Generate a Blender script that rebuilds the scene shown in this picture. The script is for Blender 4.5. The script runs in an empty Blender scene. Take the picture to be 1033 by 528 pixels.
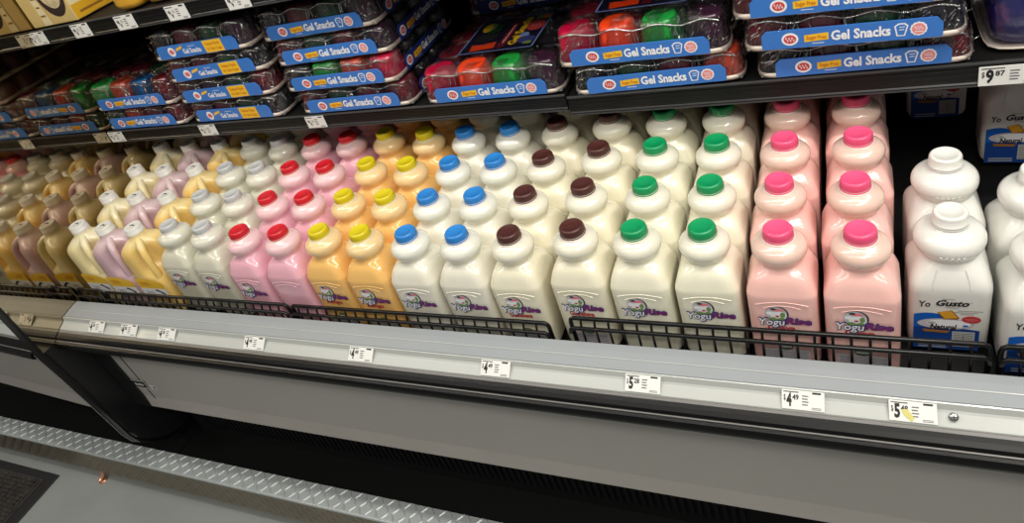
import bpy, bmesh, math, random
from mathutils import Matrix, Vector
random.seed(7)
PI = math.pi
U = 0.1            # everything below is laid out in decimetres and scaled to metres here
ZF = 8.0           # the floor lies 8 dm under the layout's zero height
SC = bpy.context.scene
COL = SC.collection

def W(x, y, z):
    return Vector((x*U, y*U, (z+ZF)*U))

# ------------------------------------------------------------------ camera
RM = ((0.8978588854, 0.3382545892, -0.2818390583),
      (-0.0275340234, -0.5957404335, -0.8027049355),
      (-0.4394215509, 0.7284759219, -0.5255773318))
FPX, PX, PY = 706.526, 514.25, 178.74
cam = bpy.data.cameras.new('camera')
cam.sensor_width = 36.0
cam.lens = 36.0*FPX/1033.0
cam.shift_x = (516.5-PX)/1033.0
cam.shift_y = (PY-264.0)/1033.0
cam.clip_start = 0.02
co = bpy.data.objects.new('camera', cam)
COL.objects.link(co)
R = Matrix(((RM[0][0], -RM[1][0], -RM[2][0]), (RM[0][1], -RM[1][1], -RM[2][1]), (RM[0][2], -RM[1][2], -RM[2][2])))
co.matrix_world = Matrix.Translation(W(11.01004, -7.70595, 6.72146)) @ R.to_4x4()
SC.camera = co

# ------------------------------------------------------------------ world and lamps
wd = bpy.data.worlds.new('world')
SC.world = wd
wd.use_nodes = True
wd.node_tree.nodes['Background'].inputs['Color'].default_value = (1.0, 0.97, 0.92, 1)
wd.node_tree.nodes['Background'].inputs['Strength'].default_value = 0.28

def area(name, loc, target, sx, sy, power, col=(1, 0.96, 0.88)):
    l = bpy.data.lights.new(name, 'AREA')
    l.shape = 'RECTANGLE'
    l.size, l.size_y = sx*U, sy*U
    l.energy = power
    l.color = col
    o = bpy.data.objects.new(name, l)
    COL.objects.link(o)
    p = W(*loc)
    o.location = p
    o.rotation_euler = (W(*target)-p).to_track_quat('-Z', 'X').to_euler()
    return o

area('canopy_lamp', (4, -2.2, 15.0), (4, 0.5, -1), 0.5, 40, 40)
area('aisle_lamp', (6, -14, 20), (5, 0, -2), 1.0, 60, 62)
area('cross_aisle_lamp', (19, -6, 19), (7, 0, -1), 0.6, 26, 62)
SC.view_settings.view_transform = 'Standard'
SC.view_settings.look = 'None'
SC.view_settings.exposure = -0.76
SC.view_settings.gamma = 1.0
SC.cycles.transparent_max_bounces = 24
SC.cycles.max_bounces = 8

# ------------------------------------------------------------------ materials
def lin(c):
    return tuple(((v/255.0)/12.92 if v <= 10 else ((v/255.0+0.055)/1.055)**2.4) for v in c)

def mat(name, rgb, rough=0.5, metal=0.0, spec=0.5, sss=0.0, coat=0.0, noise=None, bump=None, emit=0):
    m = bpy.data.materials.new(name)
    m.use_nodes = True
    nt = m.node_tree
    b = nt.nodes['Principled BSDF']
    c = lin(rgb)
    b.inputs['Base Color'].default_value = (*c, 1)
    b.inputs['Roughness'].default_value = rough
    b.inputs['Metallic'].default_value = metal
    b.inputs['Specular IOR Level'].default_value = spec
    if sss:
        b.inputs['Subsurface Weight'].default_value = sss
        b.inputs['Subsurface Radius'].default_value = (0.02, 0.015, 0.01)
        b.inputs['Subsurface Scale'].default_value = 0.5
    if coat:
        b.inputs['Coat Weight'].default_value = coat
        b.inputs['Coat Roughness'].default_value = 0.08
    tc = nt.nodes.new('ShaderNodeTexCoord')
    if noise:
        sc, amt, rgb2 = noise
        n = nt.nodes.new('ShaderNodeTexNoise')
        n.inputs['Scale'].default_value = sc
        n.inputs['Detail'].default_value = 4
        nt.links.new(tc.outputs['Object'], n.inputs['Vector'])
        r = nt.nodes.new('ShaderNodeMapRange')
        r.inputs['From Min'].default_value = 0.35
        r.inputs['From Max'].default_value = 0.7
        r.inputs['To Max'].default_value = amt
        nt.links.new(n.outputs['Fac'], r.inputs['Value'])
        mx = nt.nodes.new('ShaderNodeMix')
        mx.data_type = 'RGBA'
        mx.inputs['A'].default_value = (*c, 1)
        mx.inputs['B'].default_value = (*lin(rgb2), 1)
        nt.links.new(r.outputs['Result'], mx.inputs['Factor'])
        nt.links.new(mx.outputs['Result'], b.inputs['Base Color'])
    if bump:
        sc, st = bump
        n = nt.nodes.new('ShaderNodeTexNoise')
        n.inputs['Scale'].default_value = sc
        n.inputs['Detail'].default_value = 3
        nt.links.new(tc.outputs['Object'], n.inputs['Vector'])
        bp = nt.nodes.new('ShaderNodeBump')
        bp.inputs['Strength'].default_value = st
        bp.inputs['Distance'].default_value = 0.002
        nt.links.new(n.outputs['Fac'], bp.inputs['Height'])
        nt.links.new(bp.outputs['Normal'], b.inputs['Normal'])
    return m

def filled_mat(name, fill, empty, level, soft=0.006, rough=0.17):
    """milky plastic bottle: contents colour up to the fill level, bare plastic above it"""
    m = mat(name, fill, rough, sss=0.12, spec=0.5, coat=0.6, bump=(30, 0.03))
    nt = m.node_tree
    b = nt.nodes['Principled BSDF']
    tc = [n for n in nt.nodes if n.type == 'TEX_COORD'][0]
    sp = nt.nodes.new('ShaderNodeSeparateXYZ')
    nt.links.new(tc.outputs['Object'], sp.inputs[0])
    r = nt.nodes.new('ShaderNodeMapRange')
    r.inputs['From Min'].default_value = level-soft
    r.inputs['From Max'].default_value = level+soft
    nt.links.new(sp.outputs['Z'], r.inputs['Value'])
    mx = nt.nodes.new('ShaderNodeMix')
    mx.data_type = 'RGBA'
    mx.inputs['A'].default_value = (*lin(fill), 1)
    mx.inputs['B'].default_value = (*lin(empty), 1)
    nt.links.new(r.outputs['Result'], mx.inputs['Factor'])
    nt.links.new(mx.outputs['Result'], b.inputs['Base Color'])
    return m

def film_mat(name, base=0.05, edge=0.55, sc=(30, 30, 9), st=0.9):
    """clear shrink film: mostly see-through with wrinkled glossy glints"""
    m = bpy.data.materials.new(name)
    m.use_nodes = True
    nt = m.node_tree
    nt.nodes.clear()
    out = nt.nodes.new('ShaderNodeOutputMaterial')
    mix = nt.nodes.new('ShaderNodeMixShader')
    tr = nt.nodes.new('ShaderNodeBsdfTransparent')
    tr.inputs['Color'].default_value = (0.94, 0.94, 0.95, 1)
    gl = nt.nodes.new('ShaderNodeBsdfGlossy')
    gl.inputs['Roughness'].default_value = 0.10
    lw = nt.nodes.new('ShaderNodeLayerWeight')
    lw.inputs['Blend'].default_value = 0.25
    mr = nt.nodes.new('ShaderNodeMapRange')
    mr.inputs['To Min'].default_value = base
    mr.inputs['To Max'].default_value = edge
    tc = nt.nodes.new('ShaderNodeTexCoord')
    mp = nt.nodes.new('ShaderNodeMapping')
    mp.inputs['Scale'].default_value = sc
    mp.inputs['Rotation'].default_value = (0.25, 0.4, 0.2)
    n = nt.nodes.new('ShaderNodeTexNoise')
    n.inputs['Scale'].default_value = 3.0
    n.inputs['Detail'].default_value = 3
    n.inputs['Distortion'].default_value = 0.6
    bp = nt.nodes.new('ShaderNodeBump')
    bp.inputs['Strength'].default_value = st
    bp.inputs['Distance'].default_value = 0.012
    L = nt.links.new
    L(tc.outputs['Object'], mp.inputs['Vector']); L(mp.outputs['Vector'], n.inputs['Vector'])
    L(n.outputs['Fac'], bp.inputs['Height'])
    L(bp.outputs['Normal'], gl.inputs['Normal']); L(bp.outputs['Normal'], lw.inputs['Normal'])
    L(lw.outputs['Fresnel'], mr.inputs['Value']); L(mr.outputs['Result'], mix.inputs['Fac'])
    L(tr.outputs[0], mix.inputs[1]); L(gl.outputs[0], mix.inputs[2]); L(mix.outputs[0], out.inputs['Surface'])
    return m

M = {}
def mk(key, *a, **k):
    M[key] = mat(key, *a, **k)
mk('black_metal', (24, 24, 26), 0.35, bump=(40, 0.05))
mk('black_deck', (9, 9, 10), 0.6, spec=0.3, bump=(40, 0.1))
mk('black_lip', (20, 20, 22), 0.35, spec=0.35)
mk('lip_line', (66, 66, 68), 0.35)
mk('lip_dark', (9, 9, 10), 0.3)
mk('wall_black', (13, 13, 14), 0.6)
mk('wire_black', (10, 10, 11), 0.3, spec=0.35)
mk('grey_panel', (168, 165, 160), 0.42, noise=(3.0, 0.3, (158, 155, 150)), bump=(300, 0.05))
mk('panel_skirt', (176, 171, 166), 0.45, noise=(9.0, 0.4, (164, 159, 154)))
mk('sill_grey', (150, 155, 159), 0.45, noise=(14, 0.25, (140, 145, 149)))
mk('channel_white', (182, 185, 181), 0.25, coat=0.4)
mk('band_grey', (112, 110, 107), 0.35)
mk('bumper_black', (7, 7, 8), 0.35, spec=0.22)
mk('chrome_line', (170, 170, 172), 0.2, metal=1.0)
mk('end_black', (22, 22, 24), 0.3, bump=(25, 0.15))
mk('trim_black', (12, 12, 13), 0.3)
mk('mirror', (186, 172, 146), 0.035, metal=1.0)
mk('plate', (188, 194, 194), 0.45, metal=0.35, noise=(5, 0.5, (164, 170, 173)))
mk('plate_face_reflection', (140, 131, 115), 0.4, metal=0.6, noise=(7, 0.4, (108, 99, 85)))  # same bent metal as the top; its darker brownish reflection is painted in
mk('copper', (214, 160, 130), 0.3, metal=0.7)
mk('floor', (146, 150, 147), 0.4, noise=(6, 0.5, (128, 132, 129)))
mk('mat_rubber', (30, 30, 31), 0.6)
mk('mat_pile', (44, 41, 39), 0.95, noise=(40, 0.6, (72, 67, 63)))
mk('paper', (226, 226, 222), 0.6)
mk('ink', (22, 22, 24), 0.6)
mk('ink_soft', (95, 95, 98), 0.6)
mk('screw', (190, 190, 190), 0.3, metal=1.0)
mk('stain_yellow', (208, 200, 120), 0.6)
# bottle inks
mk('logo_white', (235, 236, 240), 0.5)
mk('logo_navy', (58, 62, 120), 0.5)
mk('logo_blue', (120, 140, 200), 0.5)
mk('logo_purple', (118, 38, 110), 0.5)
mk('logo_green', (110, 140, 80), 0.5)
mk('logo_dark', (48, 56, 62), 0.5)
mk('logo_pink', (226, 120, 130), 0.5)
mk('logo_red', (186, 60, 62), 0.5)
mk('logo_grey', (196, 190, 196), 0.5)
mk('logo_orange', (206, 110, 30), 0.5)
mk('logo_yellow', (240, 196, 60), 0.5)
mk('label_blue', (20, 92, 184), 0.4)
mk('label_navy', (22, 62, 132), 0.4)
mk('biscuit', (214, 156, 44), 0.5)
mk('biscuit_dark', (150, 100, 40), 0.5)
mk('label_grey', (176, 178, 176), 0.5)
# tray prints
mk('tray_blue', (56, 118, 200), 0.4, coat=0.2)
mk('tray_navy', (26, 46, 112), 0.35, coat=0.2)
mk('tray_yellow', (240, 190, 40), 0.4)
mk('tray_white', (238, 240, 245), 0.45)
mk('tray_red', (205, 60, 60), 0.45)
mk('tray_pink', (232, 140, 140), 0.45)
mk('card_dark', (22, 20, 40), 0.3, coat=0.4)
mk('rim_white', (228, 214, 200), 0.4, sss=0.1)
M['film'] = film_mat('film', 0.10, 0.75, (45, 45, 12), 1.0)
M['film_fold'] = film_mat('film_fold', 0.85, 0.95, (30, 30, 30), 0.3)  # nearly opaque gloss for the highlights modelled on the film
M['film_shell'] = film_mat('film_shell', 0.04, 0.5, (12, 12, 5), 0.5)
def gel(key, rgb):
    M[key] = mat(key, rgb, 0.18, sss=0.3, coat=0.6, spec=0.5)
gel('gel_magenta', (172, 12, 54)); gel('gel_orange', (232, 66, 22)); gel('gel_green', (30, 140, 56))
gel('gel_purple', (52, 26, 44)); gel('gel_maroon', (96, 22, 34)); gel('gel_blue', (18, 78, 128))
gel('gel_forest', (24, 66, 34)); gel('gel_black', (28, 24, 32)); gel('gel_rust', (176, 62, 40)); gel('gel_indigo', (38, 36, 120))

# ------------------------------------------------------------------ mesh helpers
class MB:
    """collects shapes (decimetres, local) with material slots and links them as ONE mesh"""
    def __init__(s):
        s.v, s.f, s.m, s.mats, s.sm = [], [], [], [], []
    def mi(s, m):
        if m not in s.mats: s.mats.append(m)
        return s.mats.index(m)
    def add(s, vs, fs, m, smooth=False, T=None):
        o = len(s.v)
        for p in vs:
            p = Vector(p)
            if T is not None: p = T @ p
            s.v.append(p)
        k = s.mi(m)
        for f in fs:
            s.f.append([o+i for i in f]); s.m.append(k); s.sm.append(smooth)
    def box(s, a, b, m, T=None, bev=0.0):
        (x0, y0, z0), (x1, y1, z1) = a, b
        if bev:
            bm = bmesh.new()
            bmesh.ops.create_cube(bm, size=1)
            for v in bm.verts:
                v.co = Vector(((x0+x1)/2+v.co.x*(x1-x0), (y0+y1)/2+v.co.y*(y1-y0), (z0+z1)/2+v.co.z*(z1-z0)))
            bmesh.ops.bevel(bm, geom=bm.edges[:], offset=bev, segments=2, profile=0.5, affect='EDGES')
            bm.verts.index_update()
            s.add([v.co.copy() for v in bm.verts], [[v.index for v in f.verts] for f in bm.faces], m, False, T)
            bm.free()
            return
        vs = [(x, y, z) for z in (z0, z1) for y in (y0, y1) for x in (x0, x1)]
        fs = [(0, 2, 3, 1), (4, 5, 7, 6), (0, 1, 5, 4), (2, 6, 7, 3), (0, 4, 6, 2), (1, 3, 7, 5)]
        s.add(vs, fs, m, False, T)
    def rings(s, rings, m, smooth=True, cap0=True, cap1=True, T=None):
        n = len(rings[0]); vs = [p for r in rings for p in r]; fs = []
        for i in range(len(rings)-1):
            for j in range(n):
                k = (j+1) % n
                fs.append((i*n+j, i*n+k, (i+1)*n+k, (i+1)*n+j))
        s.add(vs, fs, m, smooth, T)
        if cap0: s.add(rings[0], [list(range(n))[::-1]], m, False, T)
        if cap1: s.add(rings[-1], [list(range(n))], m, False, T)
    def lathe(s, prof, m, n=32, T=None, cap0=True, cap1=True, smooth=True):
        """prof rows: (z, radius[, squareness exponent[, ax, ay]])"""
        s.rings([ring(p, n) for p in prof], m, smooth, cap0, cap1, T)
    def tube(s, pts, r, m, n=8, closed=False):
        pts = [Vector(p) for p in pts]
        rr = r if isinstance(r, (list, tuple)) else [r]*len(pts)
        rings = []
        up = None
        for i, p in enumerate(pts):
            if closed: d = pts[(i+1) % len(pts)]-pts[i-1]
            else: d = pts[min(i+1, len(pts)-1)]-pts[max(i-1, 0)]
            d.normalize()
            if up is None:
                up = Vector((0, 0, 1)) if abs(d.z) < 0.9 else Vector((1, 0, 0))
            a = d.cross(up).normalized(); b = a.cross(d).normalized(); up = b
            rings.append([p+a*math.cos(2*PI*j/n)*rr[i]+b*math.sin(2*PI*j/n)*rr[i] for j in range(n)])
        if closed: rings.append(rings[0])
        s.rings(rings, m, True, not closed, not closed)
    def extrude_x(s, prof, x0, x1, m):
        """closed (y, z) outline swept along x"""
        n = len(prof)
        vs = [(x0, y, z) for y, z in prof]+[(x1, y, z) for y, z in prof]
        fs = [(i, (i+1) % n, n+(i+1) % n, n+i) for i in range(n)]+[list(range(n))[::-1], [n+i for i in range(n)]]
        s.add(vs, fs, m)
    def mesh(s, name):
        me = bpy.data.meshes.new(name)
        me.from_pydata([p*U for p in s.v], [], s.f)
        for m in s.mats: me.materials.append(m)
        me.polygons.foreach_set('material_index', s.m)
        me.polygons.foreach_set('use_smooth', s.sm)
        bm = bmesh.new(); bm.from_mesh(me)
        if s.fix: bmesh.ops.recalc_face_normals(bm, faces=bm.faces[:])
        bm.to_mesh(me); bm.free()
        me.update()
        return me
    fix = True

def ring(p, n):
    z, r = p[0], p[1]
    e = p[2] if len(p) > 2 else 2
    ax, ay = (p[3], p[4]) if len(p) > 4 else (1, 1)
    o = []
    for j in range(n):
        t = 2*PI*(j+0.5)/n
        c, q = math.cos(t), math.sin(t)
        k = r/((abs(c)**e+abs(q)**e)**(1/e))
        o.append(Vector((c*k*ax, q*k*ay, z)))
    return o

def link(name, me, parent=None, loc=None):
    o = bpy.data.objects.new(name, me)
    COL.objects.link(o)
    if parent is not None: o.parent = parent
    if loc is not None: o.location = loc
    return o
def part(name, mb, parent, loc=None):
    """one part mesh under its thing; loc is local, in decimetres"""
    return link(name, mb.mesh(name) if isinstance(mb, MB) else mb, parent, None if loc is None else Vector(loc)*U)
def tag(o, label, cat, group=None):
    o['label'] = label; o['category'] = cat
    if group: o['group'] = group
    return o
def thing(name, label, cat, loc, rz=0.0, group=None):
    o = bpy.data.objects.new(name, None)
    COL.objects.link(o)
    o.empty_display_size = 0.03
    o.location = W(*loc); o.rotation_euler = (0, 0, rz)
    return tag(o, label, cat, group)
def tree_copy(o, parent=None):
    c = o.copy(); COL.objects.link(c)
    if parent is not None: c.parent = parent
    for ch in KIDS.get(o, []):
        tree_copy(ch, c)
    return c
KIDS = {}
def remember(o):
    ch = list(o.children)
    KIDS[o] = ch
    for c in ch: remember(c)

# flat print: text, discs, rectangles on a plane
TXT = {}
def text_geo(body, offset=0.0, shear=0.0, spacing=1.0):
    key = (body, offset, shear, spacing)
    if key in TXT: return TXT[key]
    cu = bpy.data.curves.new('lettering', 'FONT')
    cu.body = body; cu.size = 1.0; cu.offset = offset; cu.shear = shear; cu.space_character = spacing
    cu.resolution_u = 2; cu.align_x = 'CENTER'; cu.align_y = 'CENTER'; cu.fill_mode = 'FRONT'
    o = bpy.data.objects.new('lettering', cu); COL.objects.link(o)
    bpy.context.view_layer.update()
    me = o.to_mesh()
    vs = [v.co.copy() for v in me.vertices]; fs = [list(p.vertices) for p in me.polygons]
    o.to_mesh_clear(); bpy.data.objects.remove(o); bpy.data.curves.remove(cu)
    w = max([v.x for v in vs])-min([v.x for v in vs]) if vs else 1
    TXT[key] = (vs, fs, w)
    return TXT[key]

class Print(MB):
    fix = False
    """flat print in (x, y) with layers along +z; T maps it onto its surface"""
    def __init__(s, T):
        super().__init__(); s.T = T
    def text(s, body, x, y, width, m, layer=0, offset=0.0, shear=0.0, height=None, rot=0.0, arch=0.0, spacing=1.0):
        vs, fs, w = text_geo(body, offset, shear, spacing)
        k = width/w
        ky = k if height is None else height/0.72
        c, q = math.cos(rot), math.sin(rot)
        o = []
        for v in vs:
            a, b = v.x*k, v.y*ky+arch*(1-(2*v.x*k/width)**2)
            o.append((x+a*c-b*q, y+a*q+b*c, 0.003*layer))
        s.add(o, fs, m, False, s.T)
    def disc(s, x, y, rx, ry, m, layer=0, n=20, a0=0, a1=2*PI, wob=0):
        full = abs(a1-a0-2*PI) < 1e-6
        N = n if full else n+1
        o = [(x+rx*math.cos(a0+(a1-a0)*i/n)*(1+wob*math.cos(12*(a1-a0)*i/n)), y+ry*math.sin(a0+(a1-a0)*i/n)*(1+wob*math.cos(12*(a1-a0)*i/n)), 0.003*layer) for i in range(N)]
        s.add(o, [list(range(N))], m, False, s.T)
    def poly(s, pts, m, layer=0):
        s.add([(a, b, 0.003*layer) for a, b in pts], [list(range(len(pts)))], m, False, s.T)
    def squiggle(s, x, y, w, h, m, layer=0, k=3, t=.28):
        """unreadable handwriting-like stroke"""
        N = 8*k
        up = [(x-w/2+w*i/N, y+h*.36*math.sin(2*PI*k*i/N)+h*t*.5, .003*layer) for i in range(N+1)]
        dn = [(a, b-h*t, c) for a, b, c in up]
        s.add(up+dn, [(i, N+1+i, N+2+i, i+1) for i in range(N)], m, False, s.T)
    def rect(s, x0, y0, x1, y1, m, layer=0):
        s.poly([(x0, y0), (x1, y0), (x1, y1), (x0, y1)], m, layer)

def front(y, z=0.0, x=0.0, tilt=0.0):
    """print plane standing up and facing -y; tilt leans its top backwards"""
    return Matrix.Translation((x, y, z)) @ Matrix.Rotation(PI/2-tilt, 4, 'X')
def side_px(x, y=0.0, z=0.0):
    """print plane standing up and facing +x"""
    return Matrix.Translation((x, y, z)) @ Matrix.Rotation(PI/2, 4, 'Z') @ Matrix.Rotation(PI/2, 4, 'X')

AL = 0.0910788
TA = math.tan(AL)
XJ = 6.53            # joint between the two shelf sections
HB = 2.17            # bottle height
X0, X1 = -5.85, 17.0
def deck_z(x, y):
    return -HB + y*TA + (0.116 if x > XJ else 0.0)
YB = 8.2             # back wall

# ================================================================== setting
def struct(name, mb, loc=None):
    o = link(name, mb.mesh(name)); o['kind'] = 'structure'
    o.location = W(0, 0, 0)
    return o
b = MB(); b.box((-40, -45, -8.3), (45, 20, -8.0), M['floor']); struct('floor', b)
mk('store_wall', (196, 194, 188), 0.7)
b = MB(); b.box((-40, 9.2, -8.0), (45, 9.8, 22), M['store_wall']); struct('wall_back', b)

# ================================================================== refrigerated case
case = thing('refrigerated_case', 'black open refrigerated dairy case with grey lower front panel and mirrored left end', 'display case', (0, 0, 0))
b = MB(); b.box((X0, YB, -7), (X1, YB+0.4, 8), M['wall_black']); part('back_wall', b, case)
for xa, xb, dz in ((X0+0.02, XJ-0.02, 0.0), (XJ+0.02, X1, 0.116)):
    y0 = -0.54
    za = -HB+dz-0.045
    b = MB()
    b.extrude_x([(y0, za+y0*TA), (YB-0.02, za+YB*TA), (YB-0.02, za+YB*TA-0.2), (y0, za+y0*TA-0.2)], xa, xb, M['black_deck'])
    part('deck', b, case)
# front rail, swept along the case
RAILX = (X0+0.02, X1)
def rail(prof, name, m, parent=None, x=RAILX):
    b = MB(); b.extrude_x(prof, x[0], x[1], m)
    return part(name, b, parent or case)
def front_set(parent, x, dy=0.0):
    s = lambda pr: [(y+dy, z) for y, z in pr]
    rail(s([(-0.73, -1.60), (-0.86, -1.605), (-1.165, -1.655), (-1.175, -1.70), (-1.09, -1.9), (-0.73, -1.9)]), 'sill', M['sill_grey'], parent, x)
    rail(s([(-0.985, -1.622), (-0.995, -1.622), (-0.995, -1.618), (-0.985, -1.612)]), 'sill_highlight', M['channel_white'], parent, x)  # thin white strip drawn in for the highlight along the sill
    rail(s([(-1.175, -1.662), (-1.19, -1.645), (-1.205, -1.655), (-1.212, -1.675), (-1.235, -1.735), (-1.262, -1.758), (-1.42, -1.826), (-1.428, -1.845), (-1.40, -1.88), (-1.12, -1.88)]), 'price_channel', M['channel_white'], parent, x)
    rail(s([(-1.40, -1.850), (-1.435, -1.850), (-1.475, -1.866), (-1.48, -1.93), (-1.40, -1.93)]), 'rail_band', M['band_grey'], parent, x)
    rail(s([(-1.45, -1.875), (-1.475, -1.868), (-1.54, -1.89), (-1.60, -1.925), (-1.625, -1.955), (-1.625, -1.99), (-1.60, -2.0), (-1.5, -2.0)]), 'bumper_strip', M['bumper_black'], parent, x)
    rail(s([(-1.56, -1.995), (-1.63, -1.978), (-1.645, -1.985), (-1.645, -1.998), (-1.56, -2.01)]), 'rail_line', M['band_grey'], parent, x)
    rail(s([(-1.5, -2.0), (-1.655, -1.995), (-1.70, -2.01), (-1.735, -2.05), (-1.74, -2.10), (-1.73, -2.15), (-1.68, -2.19), (-1.2, -2.22), (-1.2, -2.05)]), 'bumper_strip', M['bumper_black'], parent, x)
    rail(s([(-1.2, -2.05), (-1.2, -4.42), (-1.15, -4.42), (-1.15, -2.05)]), 'front_panel', M['grey_panel'], parent, x)
    rail(s([(-1.2, -4.425), (-1.235, -4.80), (-1.235, -4.83), (-1.15, -4.83), (-1.15, -4.425)]), 'panel_skirt', M['panel_skirt'], parent, x)
front_set(case, RAILX)
# black filler beside the end panel with a lighter flat and its seam
b = MB(); b.box((X0+0.03, -1.25, -4.84), (X0+0.60, -1.2, -2.1), M['end_black']); part('corner_filler', b, case)
b = MB(); b.box((X0+0.95, -1.208, -4.6), (X0+0.98, -1.198, -2.1), M['trim_black']); part('panel_seam', b, case)
# plinth: black box under the panel, kick grille with ribs, dark toe plate
b = MB(); b.box((X0+0.05, -0.40, -7.3), (X1, YB, -2.7), M['wall_black']); part('plinth', b, case)
b = MB(); b.box((X0-0.28, -1.30, -7.32), (X1, -0.35, -7.2), M['black_deck']); part('toe_plate', b, case)
rib = MB(); rib.box((-0.045, -0.055, -0.32), (0.045, 0, 0.32), M['black_metal'], bev=0.012); rib = rib.mesh('grille_rib')
k = 0
x = X0+0.6
while x < 9.0:
    part('grille_rib', rib, case, (x, -0.40, -6.5)); x += 0.16
# plenum under the deck, behind the rail
b = MB(); b.box((X0+0.05, -1.12, -2.9), (X1, -0.66, -2.45), M['wall_black']); part('plenum', b, case)
b = MB(); b.box((X0+0.05, -0.75, -2.75), (X1, -0.55, -2.3), M['wall_black']); part('deck_front', b, case)

# end panel: mirrored above, black below, black edge trim
def yz_plate(pts, x0, x1, m):
    b = MB(); b.extrude_x(pts, x0, x1, m); return b
part('mirror_panel', yz_plate([(-2.0, -2.0), (-2.0, 8), (YB, 8), (YB, -2.0)], X0-0.22, X0, M['mirror']), case)
low = [(-1.9, -2.9), (-1.84, -4.08), (-1.78, -5.3), (-1.70, -5.65), (-1.5, -5.95), (-1.25, -6.22), (-1.0, -6.36), (-0.7, -6.46), (-0.45, -6.5), (0.5, -6.5), (0.5, -2.0), (-1.97, -2.0)]
part('end_panel', yz_plate(low, X0-0.22, X0, M['end_black']), case)
trim = [(-2.02, 8), (-2.02, -2.0), (-1.95, -2.9), (-1.88, -4.08), (-1.82, -5.3), (-1.74, -5.68), (-1.53, -6.0), (-1.27, -6.27), (-1.0, -6.41), (-0.7, -6.5), (-0.45, -6.54), (0.4, -6.54)]
def trim_mesh(x0, x1, t, m):
    b = MB()
    P = [Vector((0, y, z)) for y, z in trim]
    rg = []
    for i, p in enumerate(P):
        d = (P[min(i+1, len(P)-1)]-P[max(i-1, 0)]).normalized()
        nn = Vector((0, -d.z, d.y))
        if nn.y > 0 and i < 6: nn = -nn
        nn = Vector((0, d.z, -d.y))
        rg.append([Vector((x0, 0, 0))+p, Vector((x1, 0, 0))+p, Vector((x1, 0, 0))+p+nn*t, Vector((x0, 0, 0))+p+nn*t])
    b.rings(rg, m, False)
    return b
part('edge_trim', trim_mesh(X0-0.25, X0+0.04, 0.06, M['trim_black']), case)
b = MB()
b.tube([(X0-0.23, y-0.075, z) for y, z in trim[1:8]], 0.012, M['chrome_line'], 6)
part('trim_bead', b, case)
# maker's plate without lettering that can be read, and its white sticker
b = MB(); b.box((-0.17, -0.012, -0.10), (0.17, 0, 0.10), M['ink'])
pr = Print(front(-0.014) @ Matrix.Scale(1.55, 4)); pr.rect(-0.165, -0.095, 0.165, 0.095, M['paper']); pr.rect(-0.15, -0.08, 0.15, 0.08, M['ink'], 1)
[pr.rect(-.09+.05*q, -.03, -.06+.05*q, .03-.01*(q % 2), M['paper'], 2) for q in range(4)]
b = MB(); b.box((-0.27, -0.012, -0.15), (0.27, 0, 0.15), M['ink'])
o = part('rating_plate', b, case, (-5.02, -1.2, -3.95)); part('plate_print', pr, o)
pr = Print(front(-0.004)); pr.rect(-0.13, -0.07, 0.13, 0.07, M['paper']); pr.rect(0.02, -0.05, 0.10, 0.05, M['ink_soft'], 1)
for q in range(4): pr.rect(-0.11, -0.045+q*0.026, -0.01, -0.035+q*0.026, M['ink_soft'], 1)
part('white_sticker', pr, case, (-4.60, -1.2, -4.02))

# neighbouring case left of the end panel
nb = thing('neighbour_case', 'front of the next case beyond the black end panel at far left', 'display case', (X0-0.30, -0.38, 0), math.radians(-3.0))
front_set(nb, (-14, -0.0))
b = MB(); b.box((-14, -0.40, -7.3), (0, 1.5, -2.7), M['wall_black']); part('plinth', b, nb)
b = MB(); b.box((-14, -1.2, -7.32), (0, -0.35, -7.2), M['black_deck']); part('toe_plate', b, nb)
x = -0.4
while x > -7:
    part('grille_rib', rib, nb, (x, -0.40, -6.5)); x -= 0.16

# shelves of the case: board, front lip with ribs, end cap
def shelf(xa, xb, zl, zr, yl, depth, h, label):
    """a shelf whose lip bottom runs from zl (left) to zr (right)"""
    th = thing('case_shelf', label, 'shelf', (0, 0, 0), 0, 'shelves of the case')
    def sweep(prof, name, m):
        b = MB()
        vs = [(xa, y, z+zl) for y, z in prof]+[(xb, y, z+zr) for y, z in prof]
        k = len(prof)
        b.add(vs, [(i, (i+1) % k, k+(i+1) % k, k+i) for i in range(k)]+[list(range(k))[::-1], [k+i for i in range(k)]], m)
        return b
    pieces = []
    pieces.append(('shelf_board', sweep([(yl+0.12, h-0.03), (depth, h-0.03), (depth, h-0.15), (yl+0.12, h-0.15)], '', M['black_deck'])))
    pieces.append(('front_lip', sweep([(yl-0.02, 0.0), (yl-0.03, 0.02), (yl-0.02, 0.05), (yl+0.0, 0.07), (yl+0.015, h-0.06), (yl+0.0, h-0.05), (yl+0.0, h-0.01), (yl+0.02, h), (yl+0.035, h), (yl+0.04, h-.03), (yl+0.12, h-.03), (yl+0.12, 0.0)], '', M['black_lip'])))
    for q, zz in enumerate((0.09, 0.30*h+0.07, 0.55*h+0.06)):
        pieces.append(('lip_groove', sweep([(yl-0.004, zz), (yl-0.004, zz+0.018), (yl+0.06, zz+0.018), (yl+0.06, zz)], '', M['lip_dark'])))
    pieces.append(('lip_bead', sweep([(yl-0.034, 0.012), (yl-0.034, 0.03), (yl-0.01, 0.03), (yl-0.01, 0.012)], '', M['lip_line'])))
    pieces.append(('lip_bead', sweep([(yl-0.006, h-0.028), (yl-0.004, h+0.002), (yl+0.015, h+0.004), (yl+0.015, h-0.028)], '', M['lip_line'])))
    for nm, b in pieces: part(nm, b, th)
shelf(X0+0.03, XJ-0.01, 0.90, 0.85, 2.40, 8.02, 0.32, 'left section of the black middle shelf carrying gel cup trays')
shelf(XJ+0.03, X1, 0.755, 0.765, 2.38, 8.02, 0.37, 'right section of the black middle shelf with the 9.87 tag')
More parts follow.
